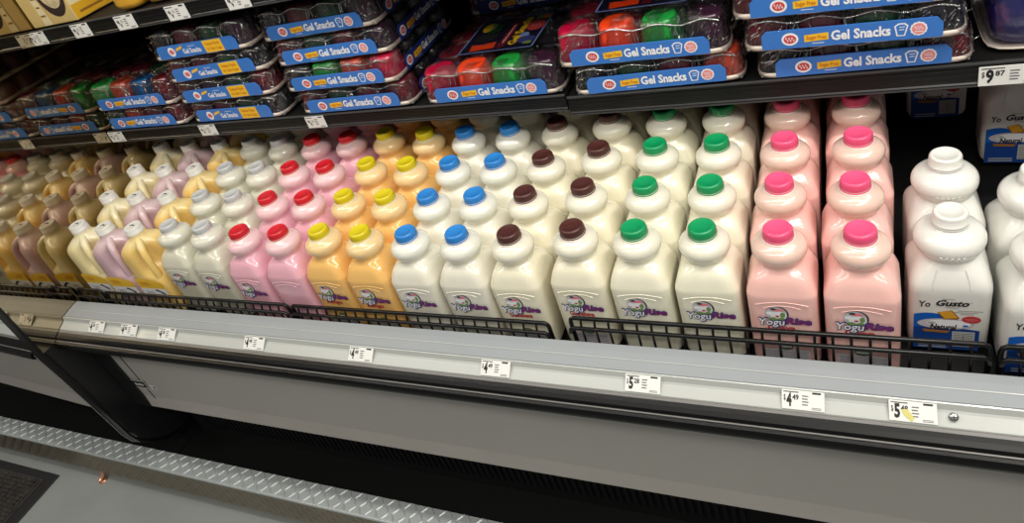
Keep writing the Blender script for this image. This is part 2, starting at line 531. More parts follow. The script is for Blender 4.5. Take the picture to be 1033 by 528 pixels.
shelf(X0+0.03, X1, 3.71, 3.72, 2.22, 8.02, 0.35, 'black top shelf carrying the tan meal box and yellow pouches')
b = MB(); b.box((XJ-0.08, YB-0.15, -2), (XJ+0.08, YB, 7), M['black_metal']); part('upright', b, case)

# ================================================================== wire fences along the front
def fence(xa, xb, zt, label, zb=None, yb=-0.60):
    zb = -1.98
    f = thing('wire_fence', label, 'wire fence', (xa, yb, zb), 0, 'wire fences along the front')
    L = xb-xa; h = zt-zb
    def rl(name, y, z, r, drop):
        b = MB()
        pts = [(0.03, y, z-drop), (0.03, y, z-0.09), (0.045, y, z-0.035), (0.09, y, z), (L-0.09, y, z), (L-0.045, y, z-0.035), (L-0.03, y, z-0.09), (L-0.03, y, z-drop)]
        b.tube(pts, r, M['wire_black'], 8); part(name, b, f)
    rl('top_rail', 0.02, h, 0.036, h)
    rl('front_rail', -0.075, h-0.13, 0.034, 0.11)
    b = MB(); b.tube([(0.03, -0.055, 0.03), (L-0.03, -0.055, 0.03)], 0.026, M['wire_black'], 8); part('bottom_rail', b, f)
    wv = MB()
    wv.tube([(0, 0.02, h+0.0), (0, -0.025, h-0.03), (0, -0.045, h-0.09), (0, -0.05, h-0.15), (0, -0.05, 0.0)], 0.02, M['wire_black'], 6)
    wv = wv.mesh('upright_wire')
    n = max(2, int(round(L/0.228)))
    for i in range(1, n):
        part('upright_wire', wv, f, (L*i/n, 0, 0))
fence(X0+0.05, -4.86, -1.33, 'short black wire fence between the mirrored end and the milk jugs')
fence(-4.82, 0.86, -1.385, 'black wire fence in front of the jugs and grey-capped bottles')
fence(0.92, 6.50, -1.395, 'black wire fence in front of the yellow, blue and brown-capped bottles')
fence(6.86, 12.52, -1.225, 'black wire fence in front of the green and pink-capped bottles')
fence(12.58, 17.0, -1.24, 'black wire fence at far right before the white yogurt bottles')

# ================================================================== bottles
S = 1.0
HT = 2.265           # height of a yogurt bottle with its cap
BODY = [(0.0, .37, 6), (.025, .425, 6), (.07, .455, 7), (.12, .463, 8), (.60, .463, 8), (1.26, .463, 8), (1.34, .463, 8), (1.375, .461, 8), (1.40, .456, 8), (1.43, .447, 7.6), (1.49, .429, 7),
        (1.55, .408, 6.4), (1.60, .386, 5.8), (1.64, .362, 5), (1.675, .335, 3.9), (1.705, .312, 2.9), (1.73, .298, 2.2), (1.75, .294, 2), (1.78, .30, 2), (1.815, .32, 2), (1.85, .342, 2), (1.89, .358, 2), (1.935, .364, 2), (1.975, .358, 2), (2.01, .342, 2), (2.04, .315, 2), (2.07, .272, 2), (2.09, .23, 2), (2.105, .205, 2), (2.16, .19, 2)]
def body_mesh(m):
    b = MB()
    b.lathe([(z*S, r, *e) for z, r, *e in BODY], m, 56)
    # arched ridge of the label panel
    for zz, w in ((1.30, .34), (1.235, .24)):
        pts = [(-w+2*w*i/10, -.4635, zz-0.055*((2*i/10-1)**2)) for i in range(11)]
        b.tube(pts, 0.009, m, 6)
    # moulded leaf ribs on the shoulder
    for sx in (-1, 1):
        for q in range(3):
            x = sx*(0.05+0.055*q)
            b.tube([(x, -0.352-0.004*q, 1.613-.012*q), (x+sx*0.045, -0.388, 1.55-.008*q), (x+sx*0.02, -0.418, 1.49-.006*q)], 0.010, m, 5)
    return b.mesh('body')
def cap_mesh(m, m2=None, r=0.2, h=0.165, ribs=40):
    b = MB(); n = ribs*2
    def rr(z, rad, a=0.0):
        return [Vector((math.cos(2*PI*j/n)*(rad+(a if j % 2 else 0)), math.sin(2*PI*j/n)*(rad+(a if j % 2 else 0)), z)) for j in range(n)]
    b.rings([rr(0, r-.006), rr(0, r+.004), rr(.03, r+.004), rr(.034, r-.006), rr(.045, r-.006, .007), rr(h-.035, r-.01, .007), rr(h-.02, r-.012), rr(h-.006, r-.022), rr(h, r-.036)], m, True, True, False)
    b.rings([rr(h, r-.036), rr(h+.001, r-.05), rr(h-.005, r-.056), rr(h-.005, 0.02)], m, True, False, True)
    return b.mesh('cap')
def emblem_mesh():
    p = Print(front(-.4645, 1.075, -0.07))
    p.disc(0, 0, .155, .15, M['logo_dark'], 0, 24)
    p.disc(-.012, .002, .142, .135, M['logo_grey'], 1, 24)
    p.disc(.02, -.03, .11, .09, M['logo_white'], 2, 18)
    p.poly([(-.05, .075), (0, .11), (.06, .105), (.11, .06), (.06, .07), (0, .055)], M['logo_pink'], 3)
    p.disc(-.045, .10, .04, .022, M['logo_dark'], 3, 10)
    p.disc(-.09, .02, .05, .035, M['logo_white'], 3, 12)
    p.poly([(-.12, -.07), (-.05, -.05), (0, -.08), (.06, -.05), (.11, -.08), (.04, -.135), (-.06, -.13)], M['logo_green'], 4)
    p.poly([(-.03, -.02), (.02, -.01), (.03, -.045), (-.01, -.05)], M['logo_red'], 5)
    p.disc(.075, -.005, .035, .05, M['logo_green'], 4, 10)
    return p.mesh('emblem')
def word_mesh():
    p = Print(front(-.4645, .945, 0.0) @ Matrix.Scale(1.1, 4))
    p.text('Yogu', -.135, -.01, .34, M['logo_navy'], 6, .065, .15, .135)
    p.text('Yogu', -.14, -.008, .31, M['logo_white'], 8, .012, .15, .12)
    p.text('Rise', .175, .015, .32, M['logo_navy'], 6, .065, .15, .115)
    p.text('Rise', .175, .015, .295, M['logo_purple'], 8, .035, .15, .10)
    return p.mesh('lettering')
def flavour_mesh(word, m):
    p = Print(front(-.4645, .80, 0.0))
    if word: p.text(word, -.03, 0, min(.42, .075*len(word)), M[m], 1, .045, 0, .095)
    return p.mesh('flavour_name')
def small_print_mesh():
    p = Print(front(-.464, 0, 0.0))
    p.disc(.0, .42, .10, .075, M['logo_dark'], 0, 18)
    p.disc(.0, .42, .085, .06, M['logo_green'], 1, 18)
    p.rect(-.08, .405, .08, .43, M['logo_white'], 2)
    for q in range(5):
        w = .30-.02*(q % 2)
        p.rect(-w, .30-.04*q, w, .312-.04*q, M['ink_soft'], 1)
    p.rect(-.32, .12, .32, .36, M['logo_grey'], 0)
    return p.mesh('small_print')
ring_m = MB(); ring_m.lathe([(0, .20), (.0, .222), (.025, .222), (.03, .2)], M['rim_white'], 32); RING = ring_m.mesh('neck_ring')
EMB, WORD, SMALL = emblem_mesh(), word_mesh(), small_print_mesh()

FL = {  # contents, bare plastic, cap, words
    'grey':   ((214, 211, 192), (216, 214, 198), (192, 194, 194), 'cream yogurt bottle with a pale grey cap', '', 'logo_red'),
    'red':    ((233, 176, 190), (234, 196, 200), (206, 34, 46), 'pink yogurt bottle with a bright red cap', '', 'logo_red'),
    'yellow': ((240, 190, 112), (236, 204, 150), (214, 196, 26), 'orange yogurt bottle with a yellow cap', 'Mango', 'logo_red'),
    'blue':   ((230, 226, 210), (226, 226, 214), (44, 128, 204), 'ivory yogurt bottle with a sky blue cap', '', 'logo_red'),
    'brown':  ((234, 228, 204), (228, 224, 206), (76, 40, 36), 'ivory yogurt bottle with a dark brown cap', 'Guanabana', 'logo_red'),
    'green':  ((234, 230, 208), (228, 225, 208), (14, 146, 88), 'ivory yogurt bottle with a green cap', '', 'logo_red'),
    'pink':   ((240, 190, 182), (230, 198, 184), (238, 84, 128), 'guava pink yogurt bottle with a hot pink cap', 'Guava', 'logo_red'),
}
PROTO = {}
for kname, (c, e, cc, desc, word, wm) in FL.items():
    r = thing('yogurt_bottle', desc, 'bottle', (0, 0, 0))
    part('body', body_mesh(filled_mat('contents_'+kname, c, e, 1.79*U)), r)
    part('neck_ring', RING, r, (0, 0, 2.085))
    part('cap', cap_mesh(mat('cap_'+kname, cc, 0.32, sss=0.1, spec=0.5)), r, (0, 0, HT-0.165))
    part('emblem', EMB, r); part('lettering', WORD, r)
    if word: part('flavour_name', flavour_mesh(word, wm), r); part('small_print', SMALL, r)
    remember(r)
    PROTO[kname] = [r, False]
ORD = ['in the front row', 'second from the front', 'third from the front', 'fourth from the front', 'fifth from the front', 'sixth from the front']
SPOTS = {
 'grey': [[(-2.22, .16), (-2.07, 1.09), (-2.06, 2.03), (-2.06, 3.02)], [(-1.18, .12), (-1.05, 1.06), (-1.05, 1.99), (-1.08, 2.95)]],
 'red': [[(-.03, .0), (.01, .98), (-.05, 1.95), (-.05, 2.92)], [(1.0, .0), (1.0, .98), (.95, 1.93), (.96, 2.93)]],
 'yellow': [[(2.0, .03), (2.02, .99), (2.03, 1.96), (1.97, 2.96)], [(2.98, .0), (3.02, .95), (3.05, 1.90), (3.03, 2.87)]],
 'blue': [[(3.98, -.01), (3.99, .93), (4.05, 1.87), (4.01, 2.83)], [(5.0, -.01), (4.97, .94), (5.03, 1.88), (5.0, 2.86)]],
 'brown': [[(5.98, 0.), (5.95, .96), (6.0, 1.91), (5.98, 2.93)], [(7.1, .01), (7.03, .97), (7.07, 1.94), (7.05, 2.9)]],
 'green': [[(8.08, 0.), (8.07, .96), (8.06, 1.94), (8.06, 2.88)], [(9.07, .01), (9.07, .96), (9.06, 1.95), (9.05, 2.90)]],
 'pink': [[(10.08, -.02), (10.05, .96), (10.08, 1.92), (10.07, 2.90)], [(11.08, -.03), (11.04, .94), (11.1, 1.94), (11.09, 2.91)]],
}
def place(kind, x, y, label, group, rz):
    r, used = PROTO[kind]
    o = r if not used else tree_copy(r)
    PROTO[kind][1] = True
    o.location = W(x, y, deck_z(x, y)); o.rotation_euler = (0, 0, rz)
    tag(o, label, o['category'], group)
    if kind == 'red' and x > .5 and y < .5:          # this one stands with its blank side to the front
        for ch in [c for c in COL.objects if c.parent == o and c.name.split('.')[0] in ('emblem', 'lettering', 'small_print')]:
            bpy.data.objects.remove(ch)
        o['label'] = 'pink yogurt bottle with a bright red cap and blank unprinted front, front row'
for kname, cols in SPOTS.items():
    for ci, sp in enumerate(cols):
        sp = list(sp)
        while len(sp) < 6: sp.append((sp[-1][0], sp[-1][1]+0.965))
        for ri, (x, y) in enumerate(sp):
            place(kname, x, y, '%s, %s %s-capped column, %s' % (FL[kname][3], 'left' if ci == 0 else 'right', kname, ORD[ri]), kname+'-capped yogurt bottles', random.uniform(-0.02, 0.02))

# ------------------------------------------------------------------ half-gallon jugs with handles
def jug_body(m):
    b = MB(); n = 56
    prof = [(0, .38, 5, 0), (.03, .44, 6, 0), (.09, .465, 7, 0), (.80, .465, 7, 0), (1.08, .465, 7, 0), (1.14, .463, 6.5, .12), (1.22, .46, 6, .5), (1.32, .46, 6, .85), (1.45, .46, 6, 1), (1.58, .46, 5.5, 1), (1.70, .452, 5, .95), (1.78, .43, 4.4, .8), (1.84, .39, 3.8, .6), (1.90, .33, 3.2, .35), (1.95, .27, 2.6, .1), (1.99, .215, 2.2, 0), (2.03, .20, 2, 0), (2.15, .185, 2, 0)]
    rg = []
    for z, r, e, nt in prof:
        o = []
        for p in ring((z*S, r, e), n):
            a = math.atan2(p.y, p.x)
            d = (a+PI/4+PI) % (2*PI)-PI
            k = 1-0.52*nt*math.exp(-(d/0.70)**4)
            # neck leans to the back left
            t = 0
            o.append(Vector((p.x*k, p.y*k, p.z)))
        rg.append(o)
    b.rings(rg, m)
    return b.mesh('body')
def jug_handle(m):
    b = MB()
    pts = [(.08, -.08, 1.96), (.18, -.18, 1.94), (.27, -.27, 1.86), (.33, -.33, 1.72), (.355, -.355, 1.5), (.36, -.36, 1.3), (.355, -.355, 1.12), (.335, -.335, .9)]
    b.tube([(x, y, z*S) for x, y, z in pts], [.08, .088, .088, .082, .078, .08, .09, .10], m, 12)
    return b.mesh('handle')
def jug_label():
    p = Print(front(-.468, .42, 0))
    xs = [-.42+.84*i/12 for i in range(13)]
    p.poly([(x, .36) for x in xs]+[(x, .66-.10*(x+.42)/.84+.05*math.sin(PI*(x+.42)/.84)) for x in reversed(xs)], M['logo_yellow'], 0)
    p.rect(-.42, .10, .42, .38, M['logo_white'], 1)
    p.squiggle(-.16, .53, .3, .12, M['logo_orange'], 2, 4)
    p.poly([(.02, .33), (.12, .36), (.3, .26), (.33, .17), (.26, .2), (.16, .28)], M['ink'], 2)
    p.squiggle(-.17, .25, .26, .09, M['ink_soft'], 2, 4)
    for q in range(2): p.rect(-.35, .13+.03*q, .1, .14+.03*q, M['ink_soft'], 2)
    return p.mesh('label')
JL = jug_label()
JF = {'cream': ((236, 220, 168), (236, 226, 190), 'cream coloured handled jug'), 'lilac': ((204, 172, 180), (214, 190, 194), 'lilac coloured handled jug'), 'custard': ((236, 200, 118), (236, 212, 150), 'custard yellow handled jug')}
def jug_cap():
    b = MB(); n = 48
    def rr(z, rad, a=0.0):
        return [Vector((math.cos(2*PI*j/n)*(rad+(a if j % 2 else 0)), math.sin(2*PI*j/n)*(rad+(a if j % 2 else 0)), z)) for j in range(n)]
    m = MC
    b.rings([rr(0, .2), rr(.03, .2), rr(.035, .19, .007), rr(.15, .186, .007), rr(.165, .18), rr(.17, .16), rr(.166, .15), rr(.166, .02)], m)
    return b.mesh('cap')
MC = mat('jug_cap_white', (222, 220, 214), 0.35, sss=0.1)
JC = jug_cap()
pr = Print(Matrix.Translation((0, 0, .171)))
pr.poly([(-.07, -.02), (-.03, .03), (.03, .03), (.08, .01), (.07, -.02), (.02, .0), (-.03, -.01)], M['ink'], 0)
JM = pr.mesh('cap_mark')
for kname, (c, e, desc) in JF.items():
    r = thing('handled_jug', desc, 'jug', (0, 0, 0))
    mm = filled_mat('contents_'+kname, c, e, 1.86*U, rough=0.36)
    part('body', jug_body(mm), r); part('handle', jug_handle(mm), r); part('label', JL, r)
    cp = part('cap', JC, r, (0, 0, 2.27-0.17)); part('cap_mark', JM, cp)
    remember(r)
    PROTO[kname] = [r, False]
JS = {'cream': [(-5.28, .13), (-5.30, 1.13), (-5.30, 2.11), (-5.29, 3.08)], 'lilac': [(-4.28, .08), (-4.23, 1.08), (-4.20, 2.06), (-4.18, 3.02)], 'custard': [(-3.28, .08), (-3.17, 1.08), (-3.10, 2.04), (-3.08, 3.0)]}
for kname, sp in JS.items():
    while len(sp) < 6: sp.append((sp[-1][0], sp[-1][1]+.965))
    for ri, (x, y) in enumerate(sp):
        place(kname, x, y, '%s with white cap, %s of its column' % (JF[kname][2], ORD[ri]), kname+' jugs', random.uniform(-.02, .02))

# ------------------------------------------------------------------ white yogurt bottles at the right
def yo_body(m):
    P = [(0.0, .36, 5), (.03, .42, 5), (.08, .46, 6), (.14, .476, 7), (.60, .478, 8), (1.08, .478, 8), (1.13, .478, 8), (1.18, .474, 7.5), (1.225, .464, 7), (1.27, .450, 6.2), (1.32, .43, 5.2), (1.37, .408, 4.2), (1.42, .383, 3.4), (1.46, .36, 2.8), (1.495, .342, 2.3), (1.52, .338, 2), (1.545, .355, 2),
         (1.60, .39, 2), (1.65, .409, 2), (1.70, .416, 2), (1.755, .411, 2), (1.80, .393, 2), (1.84, .36, 2), (1.875, .31, 2), (1.90, .26, 2), (1.915, .215, 2), (1.98, .19, 2)]
    b = MB(); b.lathe([(z*S, r, e) for z, r, e in P], m, 56)
    for sx in (-1, 1):
        b.tube([(sx*.16, -.372, 1.44), (sx*.18, -.408, 1.37), (sx*.205, -.452, 1.265), (sx*.21, -.472, 1.19)], .008, m, 6)
    # embossed squiggle on the dome
    for q in range(5):
        a = -PI/2+(q-2)*0.16
        b.tube([(.405*math.cos(a-.05), .405*math.sin(a-.05), 1.63), (.418*math.cos(a), .418*math.sin(a), 1.675), (.408*math.cos(a+.06), .408*math.sin(a+.06), 1.635)], .006, m, 5)
    return b.mesh('body')
def yo_cap(m):
    b = MB(); n = 96
    def rr(z, rad, a=0.0):
        return [Vector((math.cos(2*PI*j/n)*(rad+(a if j % 2 else 0)), math.sin(2*PI*j/n)*(rad+(a if j % 2 else 0)), z)) for j in range(n)]
    b.rings([rr(-.075, .19), rr(-.07, .208), rr(-.055, .208), rr(-.05, .198), rr(-.035, .198), rr(-.03, .212), rr(-.012, .212), rr(-.008, .2), rr(0, .2), rr(.004, .212), rr(.02, .21),
             rr(.022, .2, .006), rr(.125, .195, .006), rr(.14, .194), rr(.152, .186), rr(.158, .168), rr(.157, .145), rr(.147, .138), rr(.146, .02)], m)
    return b.mesh('cap')
def yo_label():
    p = Print(front(-.481, -.036, -.045) @ Matrix.Diagonal((1.03, .885, 1, 1)))
    p.text('Yo', -.245, 1.085, .13, M['ink'], 2, .016, .1, .125)
    p.text('Gusto', .05, 1.115, .36, M['ink'], 2, .035, .35, .12)
    p.text('TM', .265, 1.14, .03, M['ink_soft'], 2)
    p.squiggle(.06, 1.03, .14, .03, M['ink_soft'], 2, 5)
    p.squiggle(.02, 1.20, .14, .03, M['ink_soft'], 2, 5)
    for q, (x0, x1) in enumerate(((.12, .40), (.08, .34), (.16, .30))): p.rect(x0, .965-.035*q, x1, .973-.035*q, M['ink_soft'], 2)
    xs = [-.36+.30*i/8 for i in range(9)]
    p.poly([(-.36, .12), (-.02, .12), (.0, .82)]+[(x, .86+.04*math.sin(PI*(x+.36)/.34)) for x in reversed(xs)], M['label_blue'], 0)
    p.poly([(-.36, .12), (.38, .12), (.38, .56), (.0, .62), (-.36, .58)], M['label_navy'], 1)
    # spoon-and-bowl swirl
    p.disc(-.0, .68, .32, .115, M['logo_grey'], 2, 24)
    p.disc(.03, .69, .25, .085, M['logo_white'], 3, 24)
    p.disc(-.16, .70, .05, .03, M['label_grey'], 4, 10)
    p.poly([(-.10, .93), (.06, .985), (.15, .82), (.13, .79), (-.02, .79)], M['biscuit_dark'], 4)
    p.poly([(-.09, .94), (.05, .975), (.13, .83), (-.01, .80)], M['biscuit'], 5)
    p.disc(.28, .80, .105, .075, M['logo_red'], 4, 20)
    p.rect(.21, .805, .35, .815, M['logo_pink'], 5); p.rect(.23, .78, .33, .79, M['logo_pink'], 5)
    p.text('Natural', -.03, .62, .30, M['ink'], 5, .03, .2, .11)
    p.disc(.22, .66, .035, .02, M['label_blue'], 4, 10)
    p.poly([(-.26, .56), (.06, .54), (.02, .49), (-.24, .50)], M['biscuit_dark'], 4)
    p.rect(.08, .20, .33, .53, M['label_grey'], 3)
    for q in range(8): p.rect(.095, .22+.038*q, .315, .228+.038*q, M['ink'], 4)
    p.rect(.20, .21, .206, .45, M['ink'], 4)
    for q in range(2): p.rect(-.30, .16+.05*q, .02, .18+.05*q, M['label_grey'], 4)
    return p.mesh('label')
MY = mat('yo_white', (226, 226, 220), 0.28, sss=0.12, coat=0.6, bump=(30, .03))
r = thing('white_yogurt_bottle', '', 'bottle', (0, 0, 0))
part('body', yo_body(MY), r); part('cap', yo_cap(MY), r, (0, 0, 2.13-.155)); part('label', yo_label(), r)
remember(r); PROTO['yo'] = [r, False]
for x, y, rz, lab in ((12.12, .43, 0.0, 'white natural yogurt bottle beside the pink ones, in the front row'), (12.17, 1.54, .03, 'white natural yogurt bottle directly behind the frontmost white bottle'),
                      (13.14, .13, 0.0, 'white natural yogurt bottle at the right edge, in the front row'), (13.16, 1.20, .04, 'white natural yogurt bottle at the right edge, second row'),
                      (12.44, 5.62, .0, 'white natural yogurt bottle deep in shade, its top hidden by the shelf'), (13.45, 4.28, -.05, 'white natural yogurt bottle at the back under the price tag of the shelf')):
    place('yo', x, y, lab, 'white natural yogurt bottles', rz)

# ================================================================== trays of gel cups
CH_T, CH_S = 0.60, 0.47
def cup_mesh(h, m):
    b = MB()
    b.lathe([(.05, .335, 3.2), (h*.5, .31, 3.0), (h-.09, .285, 2.8), (h-.03, .275, 2.6), (h, .245, 2.5), (h+.004, .2, 2.5)], m, 28)
    return b.mesh('cup')
def rim_mesh():
    b = MB(); b.lathe([(.0, .30, 3), (.0, .345, 3.2), (.05, .352, 3.2), (.075, .34, 3.2), (.075, .30, 3.2)], M['rim_white'], 24)
    return b.mesh('rim')
RIM = rim_mesh()
CUPS = {}
def cup(h, key):
    if (h, key) not in CUPS: CUPS[(h, key)] = cup_mesh(h, M[key])
    return CUPS[(h, key)]
CX, CY = .715, .67
TW, TD = 4*CX, 4*CY
def film_mesh(h, seed):
    rnd = random.Random(seed)
    b = MB(); n = 120
    rg = []
    a, d = TW/2+.012, TD/2+.008
    for zi, (zz, inset) in enumerate(((.0, .01), (.07, -.004), (h*.4, .008), (h*.7, .025), (h*.93, .045), (h+.006, .075), (h+.02, .3))):
        o = []
        for j in range(n):
            t = 2*PI*(j+.5)/n
            c, q = math.cos(t), math.sin(t)
            e = 22
            k = 1/((abs(c)**e+abs(q)**e)**(1/e))
            x, y = c*k*a, q*k*d
            on_front = abs(y)/d > abs(x)/a
            ph = (x/CX if on_front else y/CY)
            w = .5-.5*math.cos(2*PI*(ph))          # 0 at cup joints
            sag = (1-w)*.085*min(1, zi/3.0)
            x *= 1-(inset+(0 if on_front else sag)+rnd.uniform(0, .006))/a
            y *= 1-(inset+(sag if on_front else 0)+rnd.uniform(0, .006))/d
            o.append(Vector((x, y, zz-(1-w)*.03*(zi >= 3))))
        rg.append(o)
    b.rings(rg, M['film'], True, False, True)
    return b.mesh('shrink_film')
FILMS = {}
def glint_mesh(h, seed):
    """white tubes standing in for film highlights: scalloped front line, streaks on the cups"""
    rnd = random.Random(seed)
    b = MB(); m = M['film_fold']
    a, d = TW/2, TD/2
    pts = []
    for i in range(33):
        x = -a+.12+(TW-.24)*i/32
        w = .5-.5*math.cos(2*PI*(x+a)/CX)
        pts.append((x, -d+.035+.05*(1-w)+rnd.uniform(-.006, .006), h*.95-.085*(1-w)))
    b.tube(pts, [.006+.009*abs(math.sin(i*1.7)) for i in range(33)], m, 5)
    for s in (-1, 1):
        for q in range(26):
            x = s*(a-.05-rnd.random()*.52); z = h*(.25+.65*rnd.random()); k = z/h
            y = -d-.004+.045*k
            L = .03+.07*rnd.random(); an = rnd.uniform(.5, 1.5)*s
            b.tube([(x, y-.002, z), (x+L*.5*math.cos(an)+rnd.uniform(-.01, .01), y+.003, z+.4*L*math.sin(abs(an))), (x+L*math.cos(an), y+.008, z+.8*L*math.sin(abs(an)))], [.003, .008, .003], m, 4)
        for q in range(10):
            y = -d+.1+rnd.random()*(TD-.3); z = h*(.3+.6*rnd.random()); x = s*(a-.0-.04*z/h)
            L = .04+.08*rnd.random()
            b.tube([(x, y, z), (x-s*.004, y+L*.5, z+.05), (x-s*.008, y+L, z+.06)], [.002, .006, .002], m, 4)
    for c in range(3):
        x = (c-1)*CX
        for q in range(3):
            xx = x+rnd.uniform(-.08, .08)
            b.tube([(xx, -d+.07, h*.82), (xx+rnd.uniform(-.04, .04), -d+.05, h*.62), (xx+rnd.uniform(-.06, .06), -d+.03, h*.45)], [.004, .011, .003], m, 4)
    return b.mesh('film_glints')
def band_mesh(L, dark):
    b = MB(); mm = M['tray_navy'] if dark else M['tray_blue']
    pts = [(-L/2, .0), (L/2-.02, .0), (L/2, .03), (L/2, .20), (L/2-.07, .29), (-L/2+.07, .29), (-L/2, .22)]
    n = len(pts)
    vs = [(x, 0, z) for x, z in pts]+[(x, .02, z) for x, z in pts]
    b.add(vs, [list(range(n)), [n+i for i in range(n)][::-1]]+[(i, n+i, n+(i+1) % n, (i+1) % n) for i in range(n)], mm)
    return b.mesh('front_band')
def band_print(kind):
    p = Print(front(-.003, .145))
    if kind == 'value':
        p.disc(-.72, 0, .105, .105, M['tray_white'], 0, 18); p.disc(-.72, 0, .07, .06, M['tray_pink'], 1, 14); p.squiggle(-.72, 0, .1, .07, M['tray_red'], 2)
        p.poly([(-.58, .0), (-.38, .05), (-.36, .11), (-.56, .06)], M['tray_yellow'], 0)
        p.text('Gel Snacks', -.13, -.03, .52, M['tray_white'], 1, .03, 0, .11)
        p.rect(-.2, .07, .0, .08, M['tray_white'], 1)
        p.rect(.24, -.135, .76, .135, M['tray_yellow'], 0)
        p.text('Value Pack', .50, .055, .42, M['logo_orange'], 1, .02); p.text('16 Gel Cups', .50, -.055, .42, M['logo_orange'], 1, .02)
    else:
        p.disc(-.75, 0, .115, .10, M['tray_white'], 0, 18); p.disc(-.75, 0, .085, .068, M['tray_red'], 1, 16); p.squiggle(-.75, 0, .12, .08, M['tray_white'], 2)
        p.poly([(-.56, -.065), (-.24, -.045), (-.24, .065), (-.56, .045)], M['tray_yellow'], 0)
        p.text('Sugar Free', -.40, 0, .26, M['logo_orange'], 1, .02, 0, .06)
        p.rect(-.46, -.095, -.30, -.085, M['tray_white'], 0)
        p.text('Gel Snacks', .16, 0, .74, M['tray_white'], 1, .035, 0, .145)
        # cup icon: outlined cup with a little lid
        p.poly([(.60, -.09), (.70, -.09), (.74, .06), (.70, .1), (.62, .1), (.57, .06)], M['tray_white'], 0)
        p.poly([(.615, -.072), (.688, -.072), (.72, .055), (.69, .082), (.63, .082), (.592, .055)], M['tray_blue'], 1)
        p.rect(.63, .0, .69, .012, M['tray_white'], 2); p.rect(.63, .04, .70, .05, M['tray_white'], 2)
        p.disc(.86, 0, .10, .10, M['tray_white'], 0, 36, wob=.05); p.disc(.86, 0, .08, .08, M['tray_pink'], 1, 18)
        p.squiggle(.86, .015, .1, .06, M['tray_white'], 2); p.rect(.81, -.045, .91, -.033, M['tray_white'], 2)
    return p.mesh('band_print')
BAND = {d: band_mesh(2.28, d) for d in (False, True)}
SBAND = band_mesh(1.8, True)
BP = {k: band_print(k) for k in ('value', 'plain')}
def card_mesh():
    b = MB(); b.box((-.78, -.75, 0), (.78, .75, .012), M['card_dark']); return b.mesh('top_card')
def card_print():
    p = Print(Matrix.Translation((0, 0, .014)))
    for (x0, y0, x1, y1) in ((-.78, -.75, .78, -.725), (-.78, .725, .78, .75), (-.78, -.75, -.755, .75), (.755, -.75, .78, .75)): p.rect(x0, y0, x1, y1, M['logo_blue'])
    p.poly([(-.55, -.68), (-.05, -.62), (-.08, -.35), (-.35, -.42), (-.6, -.4)], M['gel_orange'], 1)
    p.disc(-.40, -.12, .25, .2, M['ink'], 1); p.disc(-.36, .28, .2, .22, M['gel_forest'], 1); p.disc(-.5, .36, .15, .2, M['logo_green'], 2)
    p.disc(-.53, .33, .1, .2, M['tray_yellow'], 3, 14)
    p.rect(.0, -.65, .16, .55, M['gel_maroon'], 1); p.rect(.06, -.45, .10, .35, M['tray_pink'], 2)
    p.text('Gel Snacks', .30, .02, 1.2, M['tray_yellow'], 2, .04, 0, .17, rot=PI/2)
    p.disc(.56, .2, .17, .25, M['logo_red'], 1, 14, wob=.1); p.squiggle(.56, .2, .2, .16, M['tray_pink'], 2)
    p.disc(.55, -.4, .18, .15, M['logo_navy'], 1); p.disc(.45, -.2, .1, .12, M['logo_blue'], 1); p.disc(.62, -.55, .1, .06, M['logo_green'], 2)
    p.rect(.46, .5, .62, .68, M['logo_green'], 1); p.rect(.62, .5, .74, .68, M['logo_orange'], 1)
    return p.mesh('card_print')
CARD, CARDP = card_mesh(), card_print()
base_m = MB(); base_m.box((-TW/2+.06, -TD/2+.06, 0), (TW/2-.06, TD/2-.06, .012), M['tray_white']); BASE = base_m.mesh('base_card')
def tray(x, yf, z, rz, label, group, h=CH_S, cols=('gel_magenta', 'gel_orange', 'gel_green', 'gel_purple'), kind='plain', card=False, dark=False, sideb=False, nrows=4):
    """x, yf: middle of the printed band"""
    yc = yf+TD/2-.02
    t = thing('gel_cup_tray', label, 'gel cup tray', (x, yc, z), rz, group)
    part('base_card', BASE, t)
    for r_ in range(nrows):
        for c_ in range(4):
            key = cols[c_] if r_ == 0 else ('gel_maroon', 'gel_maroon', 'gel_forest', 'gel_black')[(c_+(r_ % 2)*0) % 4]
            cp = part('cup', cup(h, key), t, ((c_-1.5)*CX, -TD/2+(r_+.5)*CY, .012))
            if r_ == 0 or c_ in (0, 3): part('rim', RIM, cp)
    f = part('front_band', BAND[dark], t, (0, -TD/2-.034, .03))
    part('band_print', BP[kind], f)
    if sideb:
        s_ = part('side_band', SBAND, t, (TW/2+.034, -.05, .03)); s_.rotation_euler = (0, 0, PI/2)
        part('band_print', BP['plain'], s_)
    if card:
        c_ = part('top_card', CARD, t, (-.02, .08, h+.03)); part('card_print', CARDP, c_)
    key = (h, random.randint(0, 3))
    if key not in FILMS: FILMS[key] = (film_mesh(h+.012, key[1]), glint_mesh(h+.012, key[1]))
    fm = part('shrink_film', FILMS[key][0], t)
    part('film_glints', FILMS[key][1], fm)['kind'] = 'stuff'
    return t
PT = .545
ZL = 1.20; ZR = 1.10
G = 'shrink-wrapped trays of gel cups'
def zl(x): return (0.90+(x+5.85)/12.4*(-.05) if x < XJ else 0.76)+(.328 if x < XJ else .378)
def rw(x, *cols): return cols
tray(-4.38, 2.48, zl(-4.5), -.01, 'lower gel cup tray of the pair beside the mirrored end', G, CH_S, ('gel_forest', 'gel_rust', 'gel_maroon', 'gel_maroon'))
tray(-4.36, 2.48, zl(-4.5)+PT, .0, 'upper gel cup tray of the pair beside the mirrored end, green and blue cups', G, CH_T, ('gel_green', 'gel_rust', 'gel_blue', 'gel_maroon'))
V = 'gel cup tray with yellow value-pack flash, '
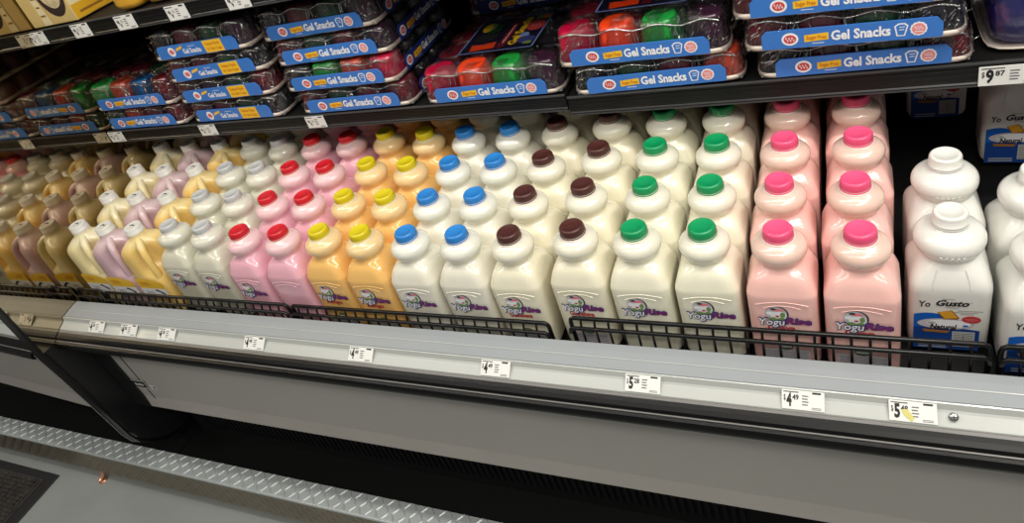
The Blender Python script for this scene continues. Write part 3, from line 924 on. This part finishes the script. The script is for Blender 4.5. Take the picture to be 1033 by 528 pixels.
for i, (x, yf, rz, pos) in enumerate(((-1.334, 2.48, -.02, 'bottom of its stack'), (-1.36, 2.46, .015, 'second from the bottom of its stack'), (-1.30, 2.47, .05, 'third from the bottom of its stack'), (-1.33, 2.45, .02, 'topmost of its stack'))):
    tray(x, yf, zl(x)+PT*i, rz, V+pos, G, CH_T if i == 3 else CH_S, (('gel_maroon', 'gel_maroon', 'gel_forest', 'gel_black') if i % 2 == 0 else ('gel_maroon', 'gel_purple', 'gel_forest', 'gel_maroon')) if i < 3 else ('gel_black', 'gel_maroon', 'gel_forest', 'gel_purple'), 'value')
for i, (x, yf, rz, pos) in enumerate(((1.95, 2.48, .0, 'bottom of the tall stack'), (1.84, 2.47, -.005, 'second from the bottom of the tall stack'), (1.79, 2.62, .02, 'third from the bottom of the tall stack'), (1.68, 2.66, .02, 'top of the tall stack'))):
    tray(x, yf, zl(x)+PT*i, rz, 'blue-banded gel cup tray, '+pos, G, CH_T if i == 3 else CH_S, (('gel_maroon', 'gel_forest', 'gel_maroon', 'gel_maroon'), ('gel_black', 'gel_green', 'gel_rust', 'gel_magenta'), ('gel_maroon', 'gel_forest', 'gel_maroon', 'gel_purple'), ('gel_black', 'gel_maroon', 'gel_forest', 'gel_purple'))[i], sideb=True)
tray(5.07, 2.47, zl(5), .005, 'single gel cup tray with printed top card, left of the shelf joint', G, CH_T, card=True)
tray(8.09, 2.44, zl(8.1), .03, 'lower gel cup tray of the pair right of the shelf joint', G, CH_S, ('gel_black', 'gel_forest', 'gel_maroon', 'gel_rust'))
tray(7.98, 2.40, zl(8.1)+PT, -.015, 'upper gel cup tray right of the shelf joint, red orange green and purple', G, CH_T, card=True)
tray(11.14, 2.44, zl(11), .005, 'bottom gel cup tray of the right-hand stack of three', G, CH_S, ('gel_black', 'gel_maroon', 'gel_forest', 'gel_maroon'))
tray(11.07, 2.24, zl(11)+PT, -.05, 'middle gel cup tray of the right-hand stack of three', G, CH_S, ('gel_maroon', 'gel_maroon', 'gel_forest', 'gel_black'))
tray(10.97, 2.20, zl(11)+2*PT, -.06, 'top gel cup tray of the right-hand stack of three', G, CH_T, ('gel_maroon', 'gel_maroon', 'gel_forest', 'gel_black'))
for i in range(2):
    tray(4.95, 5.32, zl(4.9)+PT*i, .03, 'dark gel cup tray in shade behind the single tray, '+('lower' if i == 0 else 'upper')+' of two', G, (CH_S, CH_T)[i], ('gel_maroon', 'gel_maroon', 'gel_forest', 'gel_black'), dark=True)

# tall indigo pack at the right end of the shelf
t = thing('indigo_gel_pack', 'tall clear-wrapped indigo gel pack at the right end of the shelf', 'gel pack', (13.62, 3.50, 1.14), 0.0)
def sq(prof, m, name, n=48):
    b = MB(); b.lathe(prof, m, n); return part(name, b, t)
sq([(.03, .70, 6), (.06, .78, 6), (.14, .84, 7), (.5, .86, 8), (1.2, .84, 8), (1.35, .8, 7), (1.38, .6, 6)], M['gel_indigo'], 'gel_block')
sq([(.0, .80, 6), (.0, .86, 6), (.03, .905, 7), (.055, .91, 7), (.055, .89, 7), (.03, .80, 6)], M['rim_white'], 'bottom_rim')
sq([(.02, .85, 6), (.1, .915, 7), (.3, .93, 8), (.7, .92, 8), (1.2, .93, 8), (1.42, .86, 7)], M['film_shell'], 'clear_shell')

# ================================================================== price tags
def tag_print(T, w, h, big, small, dollar=True):
    p = Print(T)
    p.rect(-w/2, -h/2, w/2, h/2, M['paper'])
    p.rect(-w*.46, h*.37, -w*.1, h*.43, M['ink_soft'], 1); p.rect(w*.22, h*.36, w*.42, h*.46, M['ink'], 1)
    if big:
        p.text('$', -w*.43, h*.08, w*.05, M['ink'], 1, .01, height=h*.3)
        p.text(big, -w*.325, -h*.04, w*.125, M['ink'], 1, .045, height=h*.66)
        p.text(small, -w*.17, h*.12, w*.15, M['ink'], 1, .03, height=h*.27)
    else:
        p.rect(-w*.41, h*.02, -w*.37, h*.2, M['ink'], 1); p.squiggle(-w*.29, -h*.05, w*.14, h*.5, M['ink'], 1, 1, .4); p.squiggle(-w*.14, h*.1, w*.12, h*.24, M['ink'], 1, 2)
    for q in range(4): p.rect(-w*.02, h*(.20-.15*q), w*(.13-.02*(q % 2)), h*(.26-.15*q), M['ink_soft'], 1)
    for q in range(2): p.rect(w*.2, -h*(.36+.07*q), w*.42, -h*(.33+.07*q), M['ink_soft'], 1)
    return p
def price_tag(loc, tilt, w, h, big, small, label, group, stain=False):
    t = thing('price_tag', label, 'price tag', loc, 0, group)
    t.rotation_euler = (-tilt, 0, 0)
    b = MB(); b.box((-w/2, -.004, -h/2), (w/2, .008, h/2), M['paper']); part('card', b, t)
    p = tag_print(front(-.006), w, h, big, small)
    if stain: p.poly([(-.13, .02), (-.06, .03), (.02, -.08), (-.02, -.12), (-.10, -.05)], M['stain_yellow'], 2)
    part('print', p, t)
CA = math.atan2(.20, .16)      # slope of the price channel, from upright
for i, (x, big, small, lab) in enumerate(((-4.50, '4', '28', 'price tag on the front rail below the lilac jugs'), (-3.40, '4', '28', 'price tag on the front rail below the custard jugs'), (-2.17, '4', '28', 'price tag on the front rail below the grey-capped bottles'),
        (.35, '4', '49', 'price tag on the front rail below the red-capped bottles'), (2.96, '4', '49', 'price tag on the front rail below the yellow-capped bottles'), (5.69, '4', '49', 'price tag on the front rail below the left brown-capped bottles'),
        (8.14, '5', '28', '5.28 price tag on the front rail below the green-capped bottles'), (10.33, '4', '49', '4.49 price tag on the front rail below the pink-capped bottles'), (11.61, '5', '48', 'stained 5.48 price tag beside the screw on the front rail'))):
    price_tag((x, -1.322, -1.728), CA, .53, .25, big, small, lab, 'price tags on the front rail', i == 8)
def lip_z(x): return (0.90-(x+5.85)/12.4*.05 if x < XJ else .758)
for x, w, h, big, small, lab in ((-5.56, .52, .27, None, None, 'price tag on the middle shelf lip beside the mirrored end'), (-2.33, .52, .27, None, None, 'price tag on the middle shelf lip under the value-pack stack'), (.87, .50, .27, None, None, 'price tag on the middle shelf lip left of the tall stack'), (12.98, .74, .29, '9', '87', '9.87 price tag on the middle shelf lip at far right')):
    price_tag((x, (2.375 if x < XJ else 2.355), lip_z(x)+.165), 0.03, w, h, big, small, lab, 'price tags on the middle shelf')
for i, x in enumerate((-5.62, -4.05, -2.58, -1.01, .65)):
    price_tag((x, 2.195, 3.885), 0.03, .58, .30, None, None, 'price tag on the top shelf lip, %s from the left' % ('first', 'second', 'third', 'fourth', 'fifth')[i], 'price tags on the top shelf')
b = MB(); b.lathe([(0, .055), (.012, .05), (.02, .03), (.021, .01)], M['screw'], 20)
b.box((-.03, -.006, .019), (.03, .006, .024), M['ink']); b.box((-.006, -.03, .019), (.006, .03, .024), M['ink'])
me = b.mesh('screw'); o = link('screw', me); o.location = W(12.05, -1.325, -1.742); o.rotation_euler = (PI/2-CA, 0, 0)
tag(o, 'round cross-head screw in the front rail right of the stained tag', 'screw')

# ================================================================== top shelf goods
mk('box_tan', (206, 180, 118), .45); mk('box_brown', (52, 36, 36), .45); mk('box_rice', (214, 198, 160), .6, noise=(60, .8, (170, 150, 110))); mk('box_cream', (226, 212, 168), .5)
mk('box_yellow', (222, 170, 40), .4); mk('pouch_yellow', (224, 168, 52), .3, coat=.4, bump=(30, .3)); mk('box_blue', (60, 80, 130), .5); mk('shelf_grey', (120, 104, 84), .6)
t = thing('meal_box', 'tan meal box with a dark bowl of rice pictured, top shelf far left', 'box', (-5.0, 2.38, 4.065))
b = MB(); b.box((-.8, 0, 0), (.8, 1.3, 2.2), M['box_tan'], bev=.02); part('carton', b, t)
p = Print(front(-.004))
for sx, cx in ((1, .34),):
    p.disc(cx, .72, .44, .56, M['box_brown'], 1, 28)
    p.disc(cx+.02, .80, .37, .45, M['box_rice'], 2, 26)
p.poly([(-.35, 0.02), (-.05, .02), (-.1, .5), (-.18, 1.2), (-.38, 1.2), (-.33, .5)], M['box_cream'], 3)
for q, w in enumerate((.18, .13, .16, .1)): p.rect(-.22-w/2, .22+.2*q, -.22+w/2, .26+.2*q, M['biscuit_dark'], 4)
part('front_print', p, t)
p = Print(side_px(.804, .65, 0))
p.rect(-.63, .02, .63, .34, M['box_yellow'], 1); p.rect(-.63, .34, .63, 1.5, M['box_cream'], 1)
for q in range(4): p.rect(-.5, .42+.14*q, .4-.1*(q % 2), .49+.14*q, M['box_blue'], 2)
p.rect(-.5, .12, .3, .17, M['biscuit_dark'], 2)
part('side_print', p, t)
for i, (x, y, lab) in enumerate(((-2.55, 2.36, 'yellow pouch on the top shelf, nearest the tan meal box'), (-1.72, 2.50, 'yellow pouch on the top shelf, right of the other yellow pouch'))):
    t = thing('yellow_pouch', lab, 'pouch', (x, y+.32, 4.07), random.uniform(-.1, .1), 'yellow pouches')
    b = MB(); b.lathe([(0, .26, 4, 1, .9), (.03, .33, 4, 1, .9), (.12, .37, 5, 1, .85), (.7, .36, 4, 1, .8), (1.1, .35, 4, 1, .35), (1.25, .36, 6, 1, .06)], M['pouch_yellow'], 36); part('pouch', b, t)
    p = Print(front(-.335)); p.rect(-.2, .3, .2, .6, M['box_cream']); p.rect(-.15, .4, .15, .46, M['tray_red'], 1); part('front_print', p, t)

# ================================================================== diamond-plate guard, mat
GX0, GX1 = -30.0, 18.0
t = thing('plate_guard', 'bent diamond-plate guard rail along the floor before the case', 'guard rail', (0, 0, -6.7))
b = MB()
b.extrude_x([(-1.42, 0), (-1.90, 0), (-1.925, -.012), (-1.935, -.03), (-1.94, -.06), (-1.91, -.06), (-1.91, -.05), (-1.42, -.03)], GX0, GX1, M['plate']); part('top_plate', b, t)
b = MB(); b.box((GX0, -1.938, -.97), (GX1, -1.91, -.055), M['plate_face_reflection']); part('front_plate', b, t)
lug = MB()
def add_lug(mb, T, m=None):
    L, w, h = .125, .028, .02
    vs = [(-L, 0, 0), (-L*.5, -w, 0), (L*.5, -w, 0), (L, 0, 0), (L*.5, w, 0), (-L*.5, w, 0), (-L*.55, 0, h), (L*.55, 0, h)]
    fs = [(0, 1, 6), (1, 2, 7, 6), (2, 3, 7), (3, 4, 7), (4, 5, 6, 7), (5, 0, 6)]
    mb.add(vs, fs, m or M['plate'], False, T)
x = -19.0; i = 0
while x < 8:
    for r_ in range(3):
        yy = -1.50-.16*r_
        a = math.radians(50 if (i+r_) % 2 else -50)
        add_lug(lug, Matrix.Translation((x, yy, 0)) @ Matrix.Rotation(a, 4, 'Z'))
    for r_ in range(5):
        a = math.radians(50 if (i+r_) % 2 else -50)
        add_lug(lug, Matrix.Translation((x, -1.94, -.14-.17*r_)) @ Matrix.Rotation(PI/2, 4, 'X') @ Matrix.Rotation(a, 4, 'Z') @ Matrix.Scale(.72, 4), M['plate_face_reflection'])
    x += .225; i += 1
o = part('raised_lugs', lug, t); o['kind'] = 'stuff'
for x in (-21.0, -9.1, 3.0, 14.0):
    b = MB(); b.tube([(x, -1.72, -.03), (x, -1.75, -.8), (x-.02, -1.95, -1.15), (x-.03, -2.1, -1.2)], .06, M['copper'], 10)
    b.lathe([(0, .13), (.03, .13), (.05, .09)], M['copper'], 16, Matrix.Translation((x-.04, -2.02, -1.3)))
    part('leg', b, t)
t = thing('floor_mat', 'dark ribbed entrance mat with black rubber border, bottom left', 'mat', (-11.0, -2.2, -8.0), 0)
b = MB(); b.box((-9, -8, 0), (0, 0, .05), M['mat_rubber'], bev=.02); part('rubber_border', b, t)
b = MB(); rnd = random.Random(3)
b.box((-8.6, -7.6, .04), (-.42, -.25, .075), M['mat_pile'])
for ix in range(34):
    for iy in range(26):
        x, y = -.55-ix*.12, -.36-iy*.12
        hh = .10+rnd.uniform(0, .05)
        b.box((x-.045+rnd.uniform(-.01, .01), y-.045, .07), (x+.045, y+.045+rnd.uniform(-.01, .01), hh), M['mat_pile'])
o = part('pile', b, t); o['kind'] = 'stuff'
